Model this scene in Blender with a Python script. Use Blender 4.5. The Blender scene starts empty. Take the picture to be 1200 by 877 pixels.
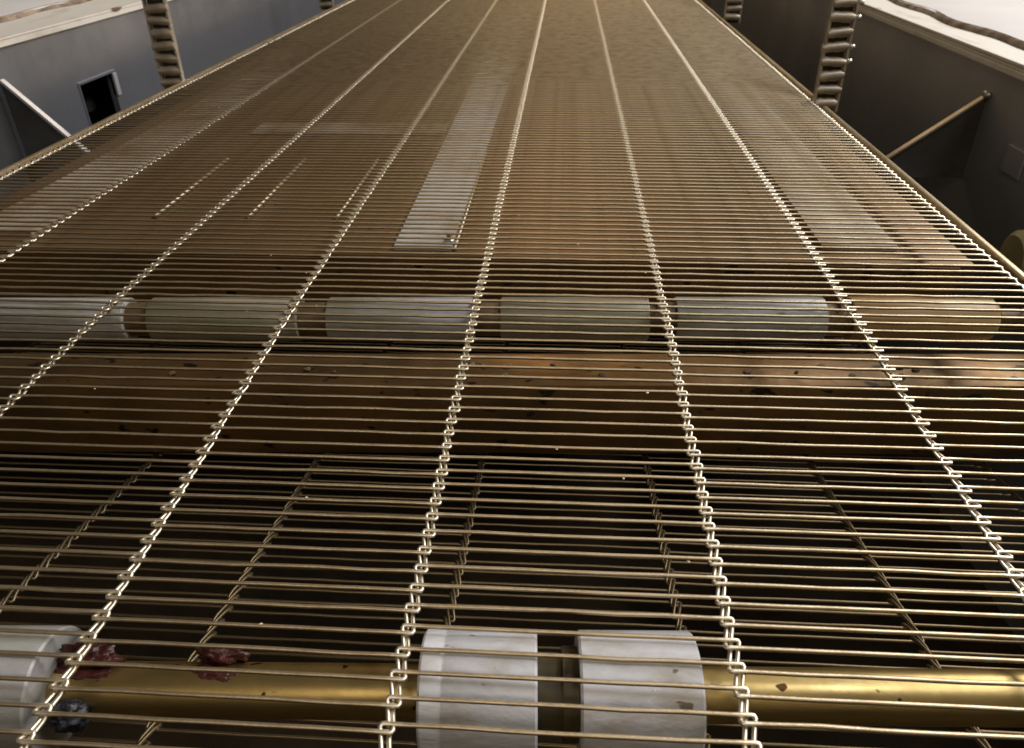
import bpy, bmesh, math, random
from mathutils import Vector, Matrix
random.seed(7)
S = 0.2                      # one unit of the layout below is 0.2 m
C = bpy.context.scene.collection
scn = bpy.context.scene

# ------------------------------------------------------------------ materials
def mat(name, col, rough=.5, metal=0., col2=None, scale=20., lo=.4, hi=.65, bump=0., bscale=60., rough2=None,
        specks=None, sscale=120., sth=.68, stretch=(1, 1, 1), spec=.5, detail=6):
    m = bpy.data.materials.new(name); m.use_nodes = True
    nt = m.node_tree; N = nt.nodes; L = nt.links
    b = N['Principled BSDF']
    b.inputs['Metallic'].default_value = metal
    b.inputs['Roughness'].default_value = rough
    b.inputs['Specular IOR Level'].default_value = spec
    tc = N.new('ShaderNodeTexCoord'); mp = N.new('ShaderNodeMapping')
    mp.inputs['Scale'].default_value = stretch
    L.new(tc.outputs['Object'], mp.inputs['Vector'])
    def ramp(sc, a, c, det=detail):
        n = N.new('ShaderNodeTexNoise'); n.inputs['Scale'].default_value = sc
        n.inputs['Detail'].default_value = det; n.inputs['Roughness'].default_value = .62
        L.new(mp.outputs['Vector'], n.inputs['Vector'])
        r = N.new('ShaderNodeMapRange'); r.inputs['From Min'].default_value = a; r.inputs['From Max'].default_value = c
        L.new(n.outputs['Fac'], r.inputs['Value'])
        return r.outputs['Result']
    cur = None
    if col2 is not None:
        f = ramp(scale, lo, hi)
        mx = N.new('ShaderNodeMix'); mx.data_type = 'RGBA'
        mx.inputs[6].default_value = (*col, 1); mx.inputs[7].default_value = (*col2, 1)
        L.new(f, mx.inputs[0]); cur = mx.outputs[2]
        if rough2 is not None:
            r = N.new('ShaderNodeMapRange'); r.inputs['To Min'].default_value = rough; r.inputs['To Max'].default_value = rough2
            L.new(f, r.inputs['Value']); L.new(r.outputs['Result'], b.inputs['Roughness'])
    if specks is not None:
        f = ramp(sscale, sth, sth + .03, 2)
        mx = N.new('ShaderNodeMix'); mx.data_type = 'RGBA'
        if cur is None: mx.inputs[6].default_value = (*col, 1)
        else: L.new(cur, mx.inputs[6])
        mx.inputs[7].default_value = (*specks, 1)
        L.new(f, mx.inputs[0]); cur = mx.outputs[2]
    if cur is None: b.inputs['Base Color'].default_value = (*col, 1)
    else: L.new(cur, b.inputs['Base Color'])
    if bump:
        n = N.new('ShaderNodeTexNoise'); n.inputs['Scale'].default_value = bscale; n.inputs['Detail'].default_value = 5
        L.new(mp.outputs['Vector'], n.inputs['Vector'])
        bp = N.new('ShaderNodeBump'); bp.inputs['Strength'].default_value = bump; bp.inputs['Distance'].default_value = .002
        L.new(n.outputs['Fac'], bp.inputs['Height']); L.new(bp.outputs['Normal'], b.inputs['Normal'])
    return m

M = dict(
    wire=mat('oily_wire', (.60, .495, .345), .46, 1., (.40, .305, .185), 60, .45, .72, .08, 400, rough2=.5, specks=(.8, .76, .66), sscale=420, sth=.735),
    bed=mat('stained_bed_steel', (.165, .085, .027), .38, .55, (.22, .135, .06), 6, .35, .7, .25, 14, rough2=.52, specks=(.05, .03, .012), sscale=70, sth=.7),
    strip_d=mat('browned_plastic', (.42, .36, .27), .42, 0, (.17, .10, .045), 9, .38, .62, .15, 90),
    strip=mat('worn_pale_plastic', (.50, .48, .45), .4, 0, (.22, .15, .085), 12, .47, .75, .15, 90),
    rod=mat('dull_rod', (.50, .42, .30), .5, 1.),
    beam=mat('brown_stained_steel', (.30, .165, .058), .34, .65, (.11, .066, .028), 12, .38, .62, .4, 70, rough2=.6, specks=(.03, .018, .008), sscale=75, sth=.64, stretch=(.6, 1, 1)),
    tube=mat('brass_toned_tube', (.52, .385, .165), .33, 1., (.42, .30, .115), 25, .35, .75, .05, 200, rough2=.48, specks=(.06, .03, .012), sscale=110, sth=.69),
    gap_shade=mat('dark_gap_shade', (.035, .027, .014), .45, .3, (.08, .06, .025), 40, bump=.3),
    white=mat('white_plastic', (.58, .58, .615), .32, 0, (.34, .29, .21), 50, .46, .72, .25, 300, rough2=.5, specks=(.16, .12, .08), sscale=190, sth=.71, stretch=(.45, 1, 1)),
    grey=mat('greyish_plastic', (.27, .235, .185), .38, 0, (.18, .18, .11), 60, .38, .66, .3, 200, stretch=(.4, 1, 1), specks=(.08, .05, .03), sscale=60, sth=.68),
    pale=mat('scuffed_plastic', (.37, .36, .37), .36, 0, (.22, .22, .15), 50, .40, .68, .3, 200, stretch=(.4, 1, 1), specks=(.10, .07, .04), sscale=60, sth=.68),
    tan=mat('tan_stained_plastic', (.44, .29, .13), .42, 0, (.30, .18, .075), 18, .4, .7, .15, 120),
    steel_l=mat('smeared_stainless', (.40, .425, .50), .30, .78, (.24, .25, .28), 5, .34, .66, .6, 6, rough2=.5),
    steel_r=mat('dull_stainless', (.44, .46, .50), .40, .6, (.33, .34, .36), 6, .35, .7, .4, 10, rough2=.5),
    dark_steel=mat('darkened_steel', (.10, .10, .105), .5, .3, (.06, .055, .05), 12, bump=.1),
    axle=mat('greasy_axle', (.17, .115, .06), .5, .4, (.08, .05, .025), 50, bump=.2),
    plate=mat('pale_plate', (.66, .68, .74), .4, .5, (.46, .47, .51), 14, bump=.3, bscale=25),
    flange=mat('worn_beige_paint', (.78, .735, .675), .55, 0, (.52, .43, .33), 30, .52, .78, .3, 90, specks=(.18, .11, .07), sscale=22, sth=.68, stretch=(1, .35, 1)),
    cover=mat('off_white_sheet', (.76, .735, .735), .6, 0, (.68, .655, .65), 5, .4, .7, .05, 30),
    seam=mat('brown_grime', (.12, .075, .045), .8, 0, (.34, .26, .19), 30, .4, .6, .4, 80),
    rail=mat('oily_rail', (.56, .46, .31), .36, .8, (.42, .32, .18), 20, bump=.1),
    rib=mat('old_galvanised', (.50, .43, .34), .45, .5, (.32, .26, .18), 30, bump=.2),
    zinc=mat('bright_zinc', (.72, .71, .68), .35, .9, (.5, .47, .42), 30),
    dark=mat('dark_void', (.012, .011, .010), .8),  # near black, shade of the hollows behind wall and slot put into colour
    floor=mat('greasy_dark_floor', (.020, .014, .008), .9, 0, (.04, .027, .014), 10, bump=.2, spec=.1),
    bearing=mat('yellowed_plastic', (.36, .33, .17), .5, 0, (.27, .24, .12), 25, bump=.1),
    sugar=mat('pale_sugar', (.72, .62, .45), .5, 0, (.45, .30, .14), 200, .4, .65),
    jam=mat('dried_red_jam', (.035, .006, .005), .36, 0, (.085, .020, .015), 90, bump=.6, bscale=260),
    berry=mat('wrinkled_blue_berry', (.012, .014, .020), .3, 0, (.10, .12, .16), 160, .5, .68, .9, 300),
)

# belt's inner face painted darker: greasy film plus shade that dims the return run
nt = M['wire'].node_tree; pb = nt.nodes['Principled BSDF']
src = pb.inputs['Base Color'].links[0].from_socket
at = nt.nodes.new('ShaderNodeAttribute'); at.attribute_name = 'inner_shade'
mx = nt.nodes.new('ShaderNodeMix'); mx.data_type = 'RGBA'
# the interlocked bends rub on each other and are worn to clean bright metal
at2 = nt.nodes.new('ShaderNodeAttribute'); at2.attribute_name = 'polish'
mp_ = nt.nodes.new('ShaderNodeMix'); mp_.data_type = 'RGBA'; mp_.inputs[7].default_value = (.90, .82, .67, 1)
nt.links.new(at2.outputs['Fac'], mp_.inputs[0]); nt.links.new(src, mp_.inputs[6]); src = mp_.outputs[2]
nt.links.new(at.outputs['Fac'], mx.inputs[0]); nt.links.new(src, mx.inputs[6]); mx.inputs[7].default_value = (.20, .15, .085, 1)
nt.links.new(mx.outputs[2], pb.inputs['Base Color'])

# ------------------------------------------------------------------ helpers
def link(name, bm, m, parent=None, smooth=False):
    me = bpy.data.meshes.new(name)
    bmesh.ops.recalc_face_normals(bm, faces=bm.faces)
    bm.to_mesh(me); bm.free()
    if m: me.materials.append(M[m])
    if smooth:
        for p in me.polygons: p.use_smooth = True
    o = bpy.data.objects.new(name, me); C.objects.link(o)
    if parent: o.parent = parent
    return o
def tag(o, label, cat, group=None, kind=None):
    o['label'] = label; o['category'] = cat
    if group: o['group'] = group
    if kind: o['kind'] = kind
    return o
def thing(name, loc, label, cat, group=None, rz=0):
    o = bpy.data.objects.new(name, None); C.objects.link(o); o.empty_display_size = .02
    o.location = Vector(loc) * S; o.rotation_euler = (0, 0, rz)
    return tag(o, label, cat, group)
def box(bm, a, b, bev=0.):
    """box between two corners, layout units"""
    a = Vector(a) * S; b = Vector(b) * S
    r = bmesh.ops.create_cube(bm, size=1)
    vs = r['verts']
    for v in vs: v.co = Vector([(a[i] + b[i]) / 2 + v.co[i] * abs(b[i] - a[i]) for i in range(3)])
    if bev:
        es = list({e for v in vs for e in v.link_edges})
        bmesh.ops.bevel(bm, geom=es, offset=bev * S, segments=2, affect='EDGES', profile=.6)
    return bm
def prism(bm, pts, off):
    """polygon (layout units) swept by a vector"""
    off = Vector(off) * S
    a = [bm.verts.new(Vector(p) * S) for p in pts]; b = [bm.verts.new(v.co + off) for v in a]
    bm.faces.new(a); bm.faces.new(b[::-1])
    n = len(a)
    for i in range(n): bm.faces.new((a[i], b[i], b[(i + 1) % n], a[(i + 1) % n]))
    return bm
def lathe(bm, prof, axis='X', seg=48, centre=(0, 0, 0), noise=0.):
    """profile = [(position along axis, radius)], closed with end caps"""
    c = Vector(centre); rings = []
    for t, r in prof:
        ring = []
        for k in range(seg):
            a = 2 * math.pi * k / seg; rr = r * (1 + random.uniform(-noise, noise))
            u, v = rr * math.cos(a), rr * math.sin(a)
            p = {'X': (t, u, v), 'Y': (u, t, v), 'Z': (u, v, t)}[axis]
            ring.append(bm.verts.new((Vector(p) + c) * S))
        rings.append(ring)
    for A, B in zip(rings, rings[1:]):
        for k in range(seg): bm.faces.new((A[k], A[(k + 1) % seg], B[(k + 1) % seg], B[k]))
    bm.faces.new(rings[0]); bm.faces.new(rings[-1][::-1])
    return bm
def crease(o, ang=35):
    me = o.data
    for p in me.polygons: p.use_smooth = True
    me.set_sharp_from_angle(angle=math.radians(ang))
    return o

# ------------------------------------------------------------------ camera
f_px, cx, cy = 900., 600., 438.5
d = Vector((668 - cx, -128 - cy, f_px)).normalized()
c = Vector((1, .025, 0)); c.z = -(c.x * d.x + c.y * d.y) / d.z; c.normalize()
n = c.cross(d)
if n.y > 0: n = -n
right = Vector((c.x, d.x, n.x)); down = Vector((c.y, d.y, n.y)); fwd = Vector((c.z, d.z, n.z))
cam_d = bpy.data.cameras.new('camera'); cam = bpy.data.objects.new('camera', cam_d); C.objects.link(cam)
R = Matrix((right, -down, -fwd)).transposed().to_4x4(); R.translation = Vector((0, 0, S))
cam.matrix_world = R
cam_d.sensor_width = 36; cam_d.lens = 27; cam_d.clip_start = .005; cam_d.clip_end = 100
cam_d.dof.use_dof = True; cam_d.dof.focus_distance = 1.75 * S; cam_d.dof.aperture_fstop = 26
scn.camera = cam

# ------------------------------------------------------------------ the wire belt
COLX = [-2.36, -1.83, -1.30, -.766, -.238, .293, .815, 1.345]
P = .0435; WR = .0039; DX = .0108
def strand_points(rng):
    """centre line of one strand from the left edge loop to the right one (layout units)"""
    pts = []
    j = lambda a: rng.uniform(-a, a)
    Y1 = 2.3 * P; bend = rng.choice((.0005, .0007, .0009, .0014))
    def z_link(x0, x1, y0, y1, frm=0):
        # wire leaves a span at (x0,y0), dives under its neighbours and climbs to the hook at (x1,y1)
        out = []
        for t, z in ((.0, -.2), (.07, -1.0), (.18, -1.9), (.38, -2.3), (.62, -2.3), (.82, -2.1), (.93, -1.2), (1., -.3)):
            out.append((x0 + (x1 - x0) * t, y0 + (y1 - y0) * t, z * WR))
        return out
    def span(xa, xb, y):
        w = xb - xa
        return [(xa + .03 * w, y, 0)] + [(xa + w * t, y + j(bend), j(bend * .7)) for t in (.18, .34, .5, .66, .82)] + [(xb - .03 * w, y, 0)]
    # left edge loop: a short hook on the neighbour, then up to the first span (which lies at Y1)
    x = COLX[0]; e = .022
    pts += [(x + .6 * e, .22 * P, 0), (x - .5 * e, .2 * P, 0), (x - e, .12 * P, -.4 * WR)]
    pts += z_link(x - e, x - e * .5, .1 * P, Y1 - .12 * P)[1:-1]
    pts += [(x - .4 * e, Y1 - .04 * P, 0), (x, Y1, 0)]
    for k in range(1, 7):
        x = COLX[k]
        if k % 2:     # span on the left lies at Y1, the one on the right at 0
            pts += span(COLX[k - 1] + DX, x - DX, Y1)
            pts += [(x + .45 * DX, Y1 + .02 * P, 0), (x + .85 * DX, Y1, -.05 * WR)]
            pts += z_link(x + DX, x - DX, Y1 - .08 * P, .07 * P)
            pts += [(x - .8 * DX, -.01 * P, 0), (x - .3 * DX, 0, 0)]
        else:
            pts += span(COLX[k - 1] + DX, x - DX, 0)
            pts += [(x + .35 * DX, -.01 * P, 0), (x + .85 * DX, -.02 * P, -.05 * WR)]
            pts += z_link(x + DX, x - DX, .07 * P, Y1 - .08 * P)
            pts += [(x - .8 * DX, Y1, 0), (x - .4 * DX, Y1 + .02 * P, 0)]
    x = COLX[7]
    pts += span(COLX[6] + DX, x - DX, Y1)
    pts += [(x + .4 * e, Y1, 0), (x + .5 * e, Y1 - .05 * P, -.2 * WR)]
    pts += z_link(x + .6 * e, x + e, Y1 - .12 * P, .1 * P)[1:-1]
    pts += [(x + .8 * e, .14 * P, -.3 * WR), (x + .3 * e, .2 * P, 0), (x - .6 * e, .22 * P, 0)]
    return [Vector(p) for p in pts]
def polish_at(p):
    dx = min(abs(p.x - x) for x in COLX)
    return max(0., min(1., (.024 - dx) / .008))
def strand_mesh_data(rng, sides=7):
    pts = strand_points(rng); V = []; F = []; G = []; W = []
    m = len(pts); up0 = Vector((0, 0, 1))
    for i, p in enumerate(pts):
        t = (pts[min(i + 1, m - 1)] - pts[max(i - 1, 0)]).normalized()
        a = t.cross(up0)
        if a.length < 1e-4: a = t.cross(Vector((1, 0, 0)))
        a.normalize(); b = a.cross(t).normalized()
        for k in range(sides):
            g = 2 * math.pi * k / sides
            q = a * math.cos(g) + b * math.sin(g)
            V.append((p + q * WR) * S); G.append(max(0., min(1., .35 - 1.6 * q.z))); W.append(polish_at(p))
    for i in range(m - 1):
        for k in range(sides):
            k2 = (k + 1) % sides
            F.append((i * sides + k, i * sides + k2, (i + 1) * sides + k2, (i + 1) * sides + k))
    F.append(tuple(range(sides))[::-1]); F.append(tuple((m - 1) * sides + k for k in range(sides)))
    return V, F, G, W
def belt_pose(Y):
    """height and tilt of the carrying run"""
    if Y > 1.95: return 0., 0.
    if Y > 1.75: t = (1.95 - Y) / .2; return -.0036 * t * t, .036 * t
    return -.0036 - .036 * (1.75 - Y), .036
belt = thing('wire_belt', (0, 0, 0), 'oily golden wire mesh belt of many thin cross wires linked in beaded lines', 'conveyor belt')
variants = [strand_mesh_data(random.Random(11 + i)) for i in range(8)]
vmesh = []
for V, F, G, W in variants:
    me = bpy.data.meshes.new('wire_strand'); me.from_pydata([tuple(v) for v in V], [], F); me.materials.append(M['wire'])
    for p in me.polygons: p.use_smooth = True
    me.attributes.new('inner_shade', 'FLOAT', 'POINT').data.foreach_set('value', G)
    me.attributes.new('polish', 'FLOAT', 'POINT').data.foreach_set('value', W)
    me.update(); vmesh.append(me)
Y0 = .40; rows = []
for i in range(250):
    Y = Y0 + i * P
    z, tilt = belt_pose(Y); rows.append((Y, z, tilt))
first = next(i for i, r in enumerate(rows) if r[0] > .57)
strand = None
for i in range(first, first + 100):
    Y, z, tilt = rows[i]
    if strand is None:
        o = bpy.data.objects.new('wire_strand', vmesh[0]); strand = o
    else:
        o = strand.copy(); o.data = vmesh[random.randrange(8)]
    C.objects.link(o); o.parent = belt
    o.location = (random.uniform(-.002, .002) * S, (Y + random.uniform(-.0012, .0012)) * S, z * S)
    o.rotation_euler = (tilt, 0, random.uniform(-.0007, .0007))
V_all, F_all, G_all, W_all = [], [], [], []
def add_row(Y, z, tilt, flip=False):
    V, F, G, W = variants[random.randrange(8)]
    G_all.extend(G); W_all.extend(W)
    base = len(V_all)
    ct, st = math.cos(tilt), math.sin(tilt); dx = random.uniform(-.002, .002) * S; dy = random.uniform(-.0012, .0012) * S
    rz = random.uniform(-.0007, .0007)
    for v in V:
        x, y, h = v.x, v.y, (-v.z if flip else v.z)
        V_all.append((x + dx, Y * S + dy + y * ct - h * st + x * rz, z * S + y * st + h * ct))
    F_all.extend(tuple(a + base for a in (f[::-1] if flip else f)) for f in F)
for i, (Y, z, tilt) in enumerate(rows):
    if not first <= i < first + 100: add_row(Y, z, tilt)
RS = -.177                                   # the returning run slopes down and away under the machine
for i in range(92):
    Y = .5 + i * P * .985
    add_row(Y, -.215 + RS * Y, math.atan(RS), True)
me = bpy.data.meshes.new('wire_strands'); me.from_pydata(V_all, [], F_all); me.materials.append(M['wire'])
me.polygons.foreach_set('use_smooth', [True] * len(me.polygons))
me.attributes.new('inner_shade', 'FLOAT', 'POINT').data.foreach_set('value', G_all)
me.attributes.new('polish', 'FLOAT', 'POINT').data.foreach_set('value', W_all); me.update()
o = bpy.data.objects.new('wire_strands', me); C.objects.link(o); o.parent = belt; o['kind'] = 'stuff'

# ------------------------------------------------------------------ front roller: brass toned tube with white sleeves
SK = .045                                     # rollers sit a little askew to the belt
fr = thing('front_roller', (0, .812, -.146), 'brass toned roller tube with white plastic sleeves below the front of the belt', 'roller', rz=SK)
bm = bmesh.new(); lathe(bm, [(-2.95, .045), (1.9, .045)], seg=40); crease(link('tube', bm, 'tube', fr))
def sleeve(x0, x1, r, groove=None):
    bm = bmesh.new(); b = .004
    prof = [(x0, .047), (x0, r - .003), (x0 + b, r)]
    if groove: prof += [(groove - .006, r), (groove - .002, r - .002), (groove + .002, r - .002), (groove + .006, r)]
    prof += [(x1 - b, r), (x1, r - .003), (x1, .047)]
    lathe(bm, prof, seg=72, noise=0)
    return bm
for x0, x1, g in ((-1.08, -.835, None), (-.212, -.022, -.175), (.046, .240, None), (-1.55, -1.36, None), (.80, 1.0, None)):
    if x1 < -1.2 or x0 > .5: continue
    o = crease(link('sleeve', sleeve(x0, x1, .102, g), 'pale' if x1 < -.5 else 'white', fr))
    if x1 < -.5: o['label'] = 'dull grey sleeve'
bm = bmesh.new(); lathe(bm, [(-.021, .05), (-.021, .066), (.020, .066), (.020, .076), (.045, .076), (.045, .05)], seg=40)
crease(link('gap_shade', bm, 'gap_shade', fr))  # added dark ring, paints the tube's shade between the sleeves

# lumps of fruit on the tube
def blob(name, loc, r, sc, m, label, cat, seed, squash=1., lump=.25):
    bm = bmesh.new(); bmesh.ops.create_icosphere(bm, subdivisions=4, radius=1)
    from mathutils import noise as nz
    off = Vector((seed * 3.1, seed * 1.7, seed))
    for v in bm.verts:
        q = v.co.copy()
        k = 1 + lump * nz.noise(q * 1.6 + off) + lump * .6 * nz.noise(q * 4.1 + off) + lump * .25 * nz.noise(q * 9 + off)
        v.co = Vector((q.x * sc[0], q.y * sc[1], q.z * sc[2])) * k * r * S
    if m == 'jam':      # a thin smear under the lump, hugging the tube
        q = bmesh.ops.create_icosphere(bm, subdivisions=4, radius=1)['verts']
        for v in q:
            k = 1 + .5 * nz.noise(v.co * 2.3 - off)
            x, a = v.co.x * .95 * r * sc[0] * k, 1.3 + v.co.y * .30 * k
            rr = .0445 + .0035 * max(0, 1 - v.co.y ** 2 - v.co.x ** 2) * (1 if v.co.z > 0 else -1)
            v.co = Vector((x, -rr * math.cos(a * 1.25) + (.812 + SK * loc[0] - loc[1]), rr * math.sin(a * 1.25) + (-.146 - loc[2]))) * S
    o = link(name, bm, m, None, True); o.location = Vector(loc) * S
    return tag(o, label, cat)
blob('jam_lump', (-.785, .802, -.095), .03, (1.75, .7, .75), 'jam', 'glistening dark red jam lump on the brass tube beside the left white sleeve', 'jam', 1, lump=.5)
blob('jam_lump', (-.560, .823, -.100), .022, (1.8, .7, .8), 'jam', 'smaller flat red jam lump on the tube right of the larger one', 'jam', 2, lump=.5)
blob('dried_berry', (-.790, .722, -.140), .030, (1.05, .8, .95), 'berry', 'wrinkled blue black berry stuck to the front of the brass tube', 'berry', 3, lump=.3)

# ------------------------------------------------------------------ middle roller: five sleeves
mr = thing('support_roller', (0, 2.010, -.070), 'row of short grey and tan plastic sleeves on one roller across the belt', 'roller', rz=SK)
bm = bmesh.new(); lathe(bm, [(-2.98, .0305), (-2.3, .0305), (-2.29, .050), (1.26, .050), (1.27, .0305), (1.94, .0305)], seg=36); crease(link('shaft', bm, 'axle', mr))
for x0, x1, m in ((-2.28, -1.87, 'grey'), (-1.75, -1.275, 'pale'), (-1.205, -.765, 'grey'), (-.679, -.25, 'pale'), (-.172, .258, 'grey'), (.337, .765, 'pale'), (.842, 1.255, 'tan')):
    bm = bmesh.new(); r = .0645; b = .018 if m == 'tan' else .004
    lathe(bm, [(x0, .0505), (x0, r - .003), (x0 + .004, r), (x1 - b, r), (x1 - b * .4, r - .25 * b), (x1, r - .7 * b), (x1, .0505)], seg=56)
    o = crease(link('sleeve', bm, m, mr), 50)
    if m == 'tan': o['label'] = 'tan stained sleeve with a rounded end'

# ------------------------------------------------------------------ cross beam under the roller
cb = thing('cross_beam', (0, 1.93, -.25), 'brown stained steel beam with speckled face crossing below the roller', 'beam', rz=SK)
bm = bmesh.new(); box(bm, (-2.98, 0, -.27), (1.94, .20, 0), .03); crease(link('beam_body', bm, 'beam', cb), 30)
bm = bmesh.new()
for k in range(26):
    x = random.choice([random.gauss(-.15, .12), random.gauss(.85, .12), random.uniform(-2, 1.2)])
    r = random.uniform(.004, .010)
    q = bmesh.ops.create_icosphere(bm, subdivisions=1, radius=r * S)
    for v in q['verts']: v.co = Vector((v.co.x * 1.5 + x * S, v.co.y + random.uniform(-.001, .001) + .03 * S, v.co.z * .7 + .003 * S))
    bmesh.ops.translate(bm, verts=q['verts'], vec=(0, random.uniform(0, .09) * S, 0))
o = link('crumbs', bm, 'seam'); o.location = cb.location; o.rotation_euler = cb.rotation_euler
tag(o, 'dark dry crumbs scattered on top of the brown cross beam', 'crumbs', kind='stuff')

# ------------------------------------------------------------------ bed plate with wear strips
bed = thing('bed_plate', (0, 2.62, -.14), 'brown stained sheet bed under the far part of the belt', 'bed')
bm = bmesh.new(); box(bm, (-2.50, 0, -.03), (1.47, 8.6, 0), .006); link('sheet', bm, 'bed', bed)
bm = bmesh.new(); box(bm, (-2.45, -.012, -.20), (1.42, -.003, -.012)); link('front_lip', bm, 'beam', bed)
def strip(pts, name, m='strip', t=.02):
    bm = bmesh.new(); prism(bm, [(x, y - 2.62, .002) for x, y in pts], (0, 0, t)); return link(name, bm, m, bed)
strip([(-.625, 2.66), (-.408, 2.66), (-.372, 8.2), (-.66, 8.2)], 'wear_strip', 'strip')
strip([(.96, 2.72), (1.235, 2.72), (1.235, 8.2), (.94, 8.2)], 'wear_strip', 'strip_d')
strip([(-2.36, 2.75), (-2.10, 2.75), (-2.0, 8.2), (-2.28, 8.2)], 'wear_strip', 'strip_d')
strip([(-1.75, 4.25), (-.665, 4.25), (-.665, 4.47), (-1.75, 4.47)], 'cross_strip', 'strip_d', t=.012)
strip([(-1.62, 7.0), (-.665, 7.0), (-.665, 7.6), (-1.62, 7.6)], 'cross_strip', 'strip_d', t=.012)
for x in (-1.69, -1.295, -.925):
    bm = bmesh.new(); lathe(bm, [(2.95 - 2.62, .009), (3.76 - 2.62, .009)], 'Y', 12, (x, 0, .0105)); link('rod', bm, 'rod', bed, True)
bm = bmesh.new(); lathe(bm, [(2.66 - 2.62, .008), (3.9 - 2.62, .008)], 'Y', 12, (-.398, 0, .0105)); link('rod', bm, 'rod', bed, True)
bm = bmesh.new(); lathe(bm, [(0.0225, .022), (.034, .022), (.04, .012), (.055, .012), (.056, .001)], 'Z', 6, (-.42, .075, 0)); link('bolt', bm, 'zinc', bed)

# ------------------------------------------------------------------ side frames, rails, covers
XL, XR, BOT = -3.07, 2.0, -1.75
TL, TR = .345, .31            # heights of the two flanges
lf = thing('side_frame', (XL, 5, BOT), 'pale bluish steel side wall with square slot, on the left of the belt', 'side frame')
def lb(bm, a, b, **k):
    o = Vector((XL, 5, BOT)); return box(bm, Vector(a) - o, Vector(b) - o, **k)
sy0, sy1, sz0, sz1 = 4.90, 5.30, -.40, -.012
bm = bmesh.new()
zl = -.27
lb(bm, (XL - .04, 4.19, zl), (XL, sy0, TL)); lb(bm, (XL - .04, sy1, zl), (XL, 12, TL))
lb(bm, (XL - .04, sy0, sz1), (XL, sy1, TL))
bmesh.ops.remove_doubles(bm, verts=bm.verts, dist=1e-6)
link('panel', bm, 'steel_l', lf)
bm = bmesh.new(); lb(bm, (XL - .06, 1.0, BOT), (XL - .02, 4.186, TL)); link('shaded_panel', bm, 'dark_steel', lf)  # nearer wall coloured dark to stand in for the shade there
bm = bmesh.new(); lb(bm, (XL - .34, 1.0, BOT), (XL - .31, 12, TL - .05)); link('shade_backing', bm, 'dark', lf)  # set-back panel, its near-black colour stands in for the shaded gap
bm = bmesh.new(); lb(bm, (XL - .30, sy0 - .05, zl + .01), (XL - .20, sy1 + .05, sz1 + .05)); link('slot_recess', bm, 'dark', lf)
bm = bmesh.new()
lb(bm, (XL - .02, sy0 - .016, zl + .002), (XL + .010, sy0 - .003, sz1 + .018), bev=.004); lb(bm, (XL - .02, sy0 - .003, sz1), (XL + .010, sy1 + .045, sz1 + .018), bev=.004)
link('slot_frame', bm, 'steel_l', lf)
bm = bmesh.new(); lb(bm, (XL - .02, sy1, -.16), (XL + .014, sy1 + .045, sz1 - .002), bev=.004); link('slot_tab', bm, 'plate', lf)
bm = bmesh.new()
lb(bm, (XL - .48, 1.0, TL), (XL + .02, 12, TL + .012), bev=.004); lb(bm, (XL + .0, 1.0, TL - .03), (XL + .02, 12, TL - .001))
link('flange', bm, 'flange', lf)
def gusset(parent, org, X, Y, sgn, zt, dx, zb, m):
    org = Vector(org)
    bm = bmesh.new(); prism(bm, [Vector(p) - org for p in ((X, Y, zt), (X + sgn * dx, Y, zb), (X, Y, zb))], (0, .018, 0))
    g = link('gusset', bm, m, parent)
    a = Vector((X, Y - .012, zt + .004)) - org; b = Vector((X + sgn * dx, Y - .012, zb + .004)) - org
    t = (b - a).normalized(); up = Vector((-t.z * sgn * 1., 0, t.x * sgn)) * (.014 if sgn > 0 else .009)
    if up.z < 0: up = -up
    bm = bmesh.new(); prism(bm, [a, b, b + up, a + up], (0, .034, 0)); link('edge_strip', bm, 'plate' if sgn > 0 else 'rib', g)
gusset(lf, (XL, 5, BOT), XL, 4.2, 1, .150, .42, -.30, 'dark_steel')

rf = thing('side_frame', (XR, 5, BOT), 'dark shaded steel side wall with sloping brace, on the right of the belt', 'side frame')
def rb(bm, a, b, **k):
    o = Vector((XR, 5, BOT)); return box(bm, Vector(a) - o, Vector(b) - o, **k)
bm = bmesh.new(); rb(bm, (XR, 1.0, BOT), (XR + .04, 12, TR)); link('panel', bm, 'steel_r', rf)
bm = bmesh.new()
rb(bm, (XR - .02, 1.0, TR), (XR + .26, 12, TR + .012), bev=.004); rb(bm, (XR - .025, 1.0, TR - .03), (XR - .001, 12, TR - .001), bev=.006)
rb(bm, (XR - .02, 1.0, TR + .013), (XR + .012, 12, TR + .03), bev=.006)
link('flange', bm, 'flange', rf)
gusset(rf, (XR, 5, BOT), XR, 3.92, -1, .150, .50, -.24, 'dark_steel')
bm = bmesh.new(); lathe(bm, [(3.88 - 5, .016), (3.925 - 5, .016)], 'Y', 16, (-.012, 0, .165 - BOT)); link('bolt', bm, 'zinc', rf, True)
bm = bmesh.new(); rb(bm, (XR - .012, 3.44, -.10), (XR - .001, 3.60, .02), bev=.005); link('tab', bm, 'steel_r', rf)
bm = bmesh.new(); lathe(bm, [(-.27, .02), (-.27, .085), (-.25, .105), (-.06, .105), (-.05, .12), (0, .12)], 'X', 40, (-.001, 2.86 - 5, -.215 - BOT)); crease(link('bearing', bm, 'bearing', rf))

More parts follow.
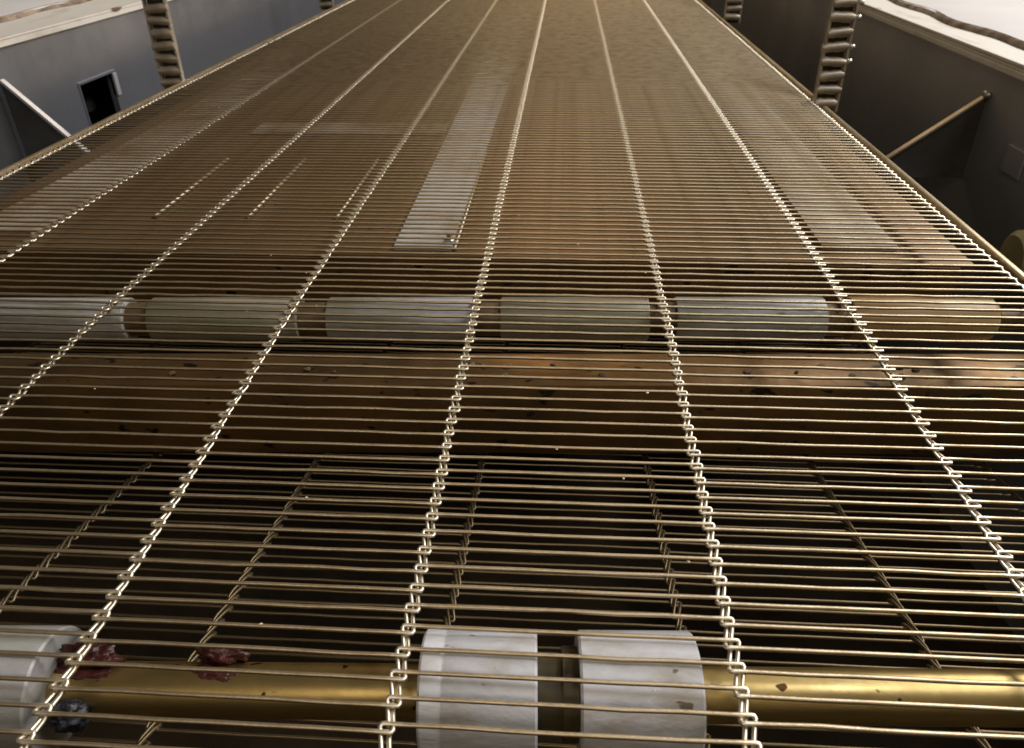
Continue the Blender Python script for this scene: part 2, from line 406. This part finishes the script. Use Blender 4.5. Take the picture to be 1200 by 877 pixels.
def cover(X0, X1, TOP, label):
    bm = bmesh.new(); y = 1.0; nn = 90; rows_ = []
    sg = 1 if X1 > X0 else -1
    for i in range(nn + 1):
        y = 1.0 + i * 11 / nn
        e = X0 + sg * (.02 * math.sin(y * 2.3) + .018 * math.sin(y * 7.1 + 1) + random.uniform(-.006, .006))
        z = TOP + .018 + .004 * math.sin(y * 3.7)
        rows_.append([bm.verts.new(Vector(p) * S) for p in ((e, y, z - .003), (e, y, z + .016), (e + sg * .03, y, z + .022), (e + sg * .5, y, TOP + .036), (X1, y, TOP + .036), (X1, y, TOP + .015))])
    for A, B in zip(rows_, rows_[1:]):
        for k in range(6): bm.faces.new((A[k], A[(k + 1) % 6], B[(k + 1) % 6], B[k]))
    bm.faces.new(rows_[0]); bm.faces.new(rows_[-1][::-1])
    o = link('cover_sheet', bm, 'cover', None); crease(o, 50)
    tag(o, label, 'cover')
    # one brown grime line along the sheet's edge, now thick, now thin
    bm = bmesh.new(); A, B, Mi = [], [], []
    from mathutils import noise as nz
    for i in range(420):
        yy = 1.3 + i * .02
        q = nz.noise(Vector((yy * .9, X0, 0))) + .7 * nz.noise(Vector((yy * 4, X0, 5))) + .4 * nz.noise(Vector((yy * 15, X0, 9)))
        w = .002 + .020 * max(0, q)
        e = X0 + sg * (.02 * math.sin(yy * 2.3) + .018 * math.sin(yy * 7.1 + 1))
        A.append(bm.verts.new(Vector((e - sg * (.006 + w), yy, TOP + .0135)) * S))
        Mi.append(bm.verts.new(Vector((e - sg * .008, yy, TOP + .028 + w * .3)) * S))
        B.append(bm.verts.new(Vector((e + sg * (.012 + .4 * w), yy, TOP + .042)) * S))
    for i in range(419):
        bm.faces.new((A[i], A[i + 1], Mi[i + 1], Mi[i])); bm.faces.new((Mi[i], Mi[i + 1], B[i + 1], B[i]))
    link('grime_line', bm, 'seam', o, True)
cover(XL - .40, -9, TL, 'off white sheet resting on the left side wall flange')
cover(XR + .24, 8, TR, 'bright white sheet resting on the right side wall flange')

def rail(X, y0, y1, label):
    bm = bmesh.new(); box(bm, (X - .010, y0, -.03), (X + .010, y1, .004), .005)
    o = link('guide_rail', bm, 'rail'); crease(o); return tag(o, label, 'guide rail', 'belt edge rails')
rail(-2.420, 1.4, 11.2, 'long oily rail running along the left belt edge')
rail(1.402, 4.62, 11.2, 'rail along the right belt edge beyond the ladder like post')
rail(1.396, 1.0, 4.36, 'nearer rail along the right belt edge, before the ladder like post')

def post(x, y, label, w):
    t = thing('ladder_post', (x, y, -.06), label, 'post', 'ladder like posts beside the belt')
    for sd in (-1, 1):
        bm = bmesh.new(); box(bm, (sd * w - .007, -.016, 0), (sd * w + .007, .020, 1.1), .004)
        link('side_strip', bm, 'zinc' if sd > 0 and x < 0 else 'rib', t)
    bar = None
    for k in range(14):
        if bar is None:
            bm = bmesh.new(); lathe(bm, [(-w - .004, .012), (-w - .002, .022), (-w + .02, .029), (-.012, .027), (.010, .030), (w - .02, .028), (w + .003, .021), (w + .006, .012)], 'X', 20)
            bar = crease(link('bar', bm, 'rib', t), 40); o = bar
        else:
            o = bar.copy(); C.objects.link(o); o.parent = t
        o.location = Vector((random.uniform(-.008, .008), random.uniform(-.005, .005), .05 + k * .072 + random.uniform(-.004, .004))) * S
        o.rotation_euler = (0, random.uniform(-.09, .09), random.uniform(-.06, .06)); k_ = random.uniform(.88, 1.08); o.scale = (k_, 1, random.uniform(.85, 1.08))
    bm = bmesh.new(); box(bm, (-w + .011, .012, 0), (w - .011, .022, 1.1)); link('back_strip', bm, 'gap_shade', t)
    if x > 0:
        for k in (3, 4, 6, 7):
            bm = bmesh.new(); lathe(bm, [(0, .014), (.018, .014), (.022, .008)], 'X', 12, (w + .011, 0, .05 + k * .072)); link('pin', bm, 'zinc', t, True)
    return t
post(-2.50, 5.0, 'ladder like upright post by the left rail next to the square slot', .066)
post(-2.58, 8.95, 'farthest ladder like post by the left rail, cut by the top of the picture', .07)
post(1.44, 4.50, 'ladder like upright post between the two rails on the right', .062)
post(1.53, 7.9, 'small far ladder like post at the right rail near the top of the picture', .07)

bm = bmesh.new()
for k in range(45):
    Y, z, tilt = rows[random.randrange(first, first + 90)]
    x = random.gauss(-.1, .35) if k % 3 else random.uniform(-2.2, 1.3)
    q = bmesh.ops.create_icosphere(bm, subdivisions=1, radius=random.uniform(.0014, .0032) * S)['verts']
    for v in q: v.co = Vector((v.co.x * random.uniform(.8, 1.8) + x * S, v.co.y * random.uniform(.7, 1.2) + Y * S + random.uniform(-.001, .001) * S, v.co.z * random.uniform(.6, 1.) + (z + WR) * S))
o = link('crumbs', bm, 'sugar'); tag(o, 'tiny pale sugar crumbs sticking to the wires of the belt', 'crumbs', kind='stuff')

# ------------------------------------------------------------------ floor under the machine
bm = bmesh.new(); box(bm, (-60, -40, BOT - .1), (60, 120, BOT - .001))
o = link('floor', bm, 'floor'); o['kind'] = 'structure'

# ------------------------------------------------------------------ light
w = bpy.data.worlds.new('World'); scn.world = w; w.use_nodes = True
bg = w.node_tree.nodes['Background']; bg.inputs[0].default_value = (1., .84, .62, 1); bg.inputs[1].default_value = .07
def area(name, loc, tgt, size, power, col, sy=None):
    l = bpy.data.lights.new(name, 'AREA'); l.energy = power; l.color = col; l.size = size * S
    if sy: l.shape = 'RECTANGLE'; l.size_y = sy * S
    o = bpy.data.objects.new(name, l); C.objects.link(o)
    o.location = Vector(loc) * S; o.rotation_euler = (Vector(tgt) - Vector(loc)).to_track_quat('-Z', 'Y').to_euler()
    return o
def tube_lamp(name, loc, tgt, ln, wd, power, col):
    o = area(name, loc, tgt, ln, power, col, wd)
    z = (Vector(loc) - Vector(tgt)).normalized(); y = z.cross(Vector((0, 1, 0))).normalized(); x = y.cross(z)
    o.rotation_euler = Matrix((x, y, z)).transposed().to_euler()
tube_lamp('side_lamp', (14.0, 10.5, 14), (-1.5, 5, 0), 22, 3, 195, (1.0, .96, .90))
tube_lamp('near_lamp', (3.2, 1.2, 6.5), (-.2, 1.6, 0), 2.5, 1.5, 6, (.92, .95, 1.0))
area('room_lamp', (-.5, -4.0, 5.0), (0, 2, 0), 3.0, 4, (1, .84, .62), 1.5)
area('far_lamp', (0, 15, 6), (0, 5, 0), 4.0, 5.5, (1, .70, .38), 1.5)

scn.view_settings.view_transform = 'Standard'; scn.view_settings.look = 'None'
scn.view_settings.exposure = 0; scn.view_settings.gamma = 1
scn.render.engine = 'CYCLES'
scn.cycles.use_denoising = True
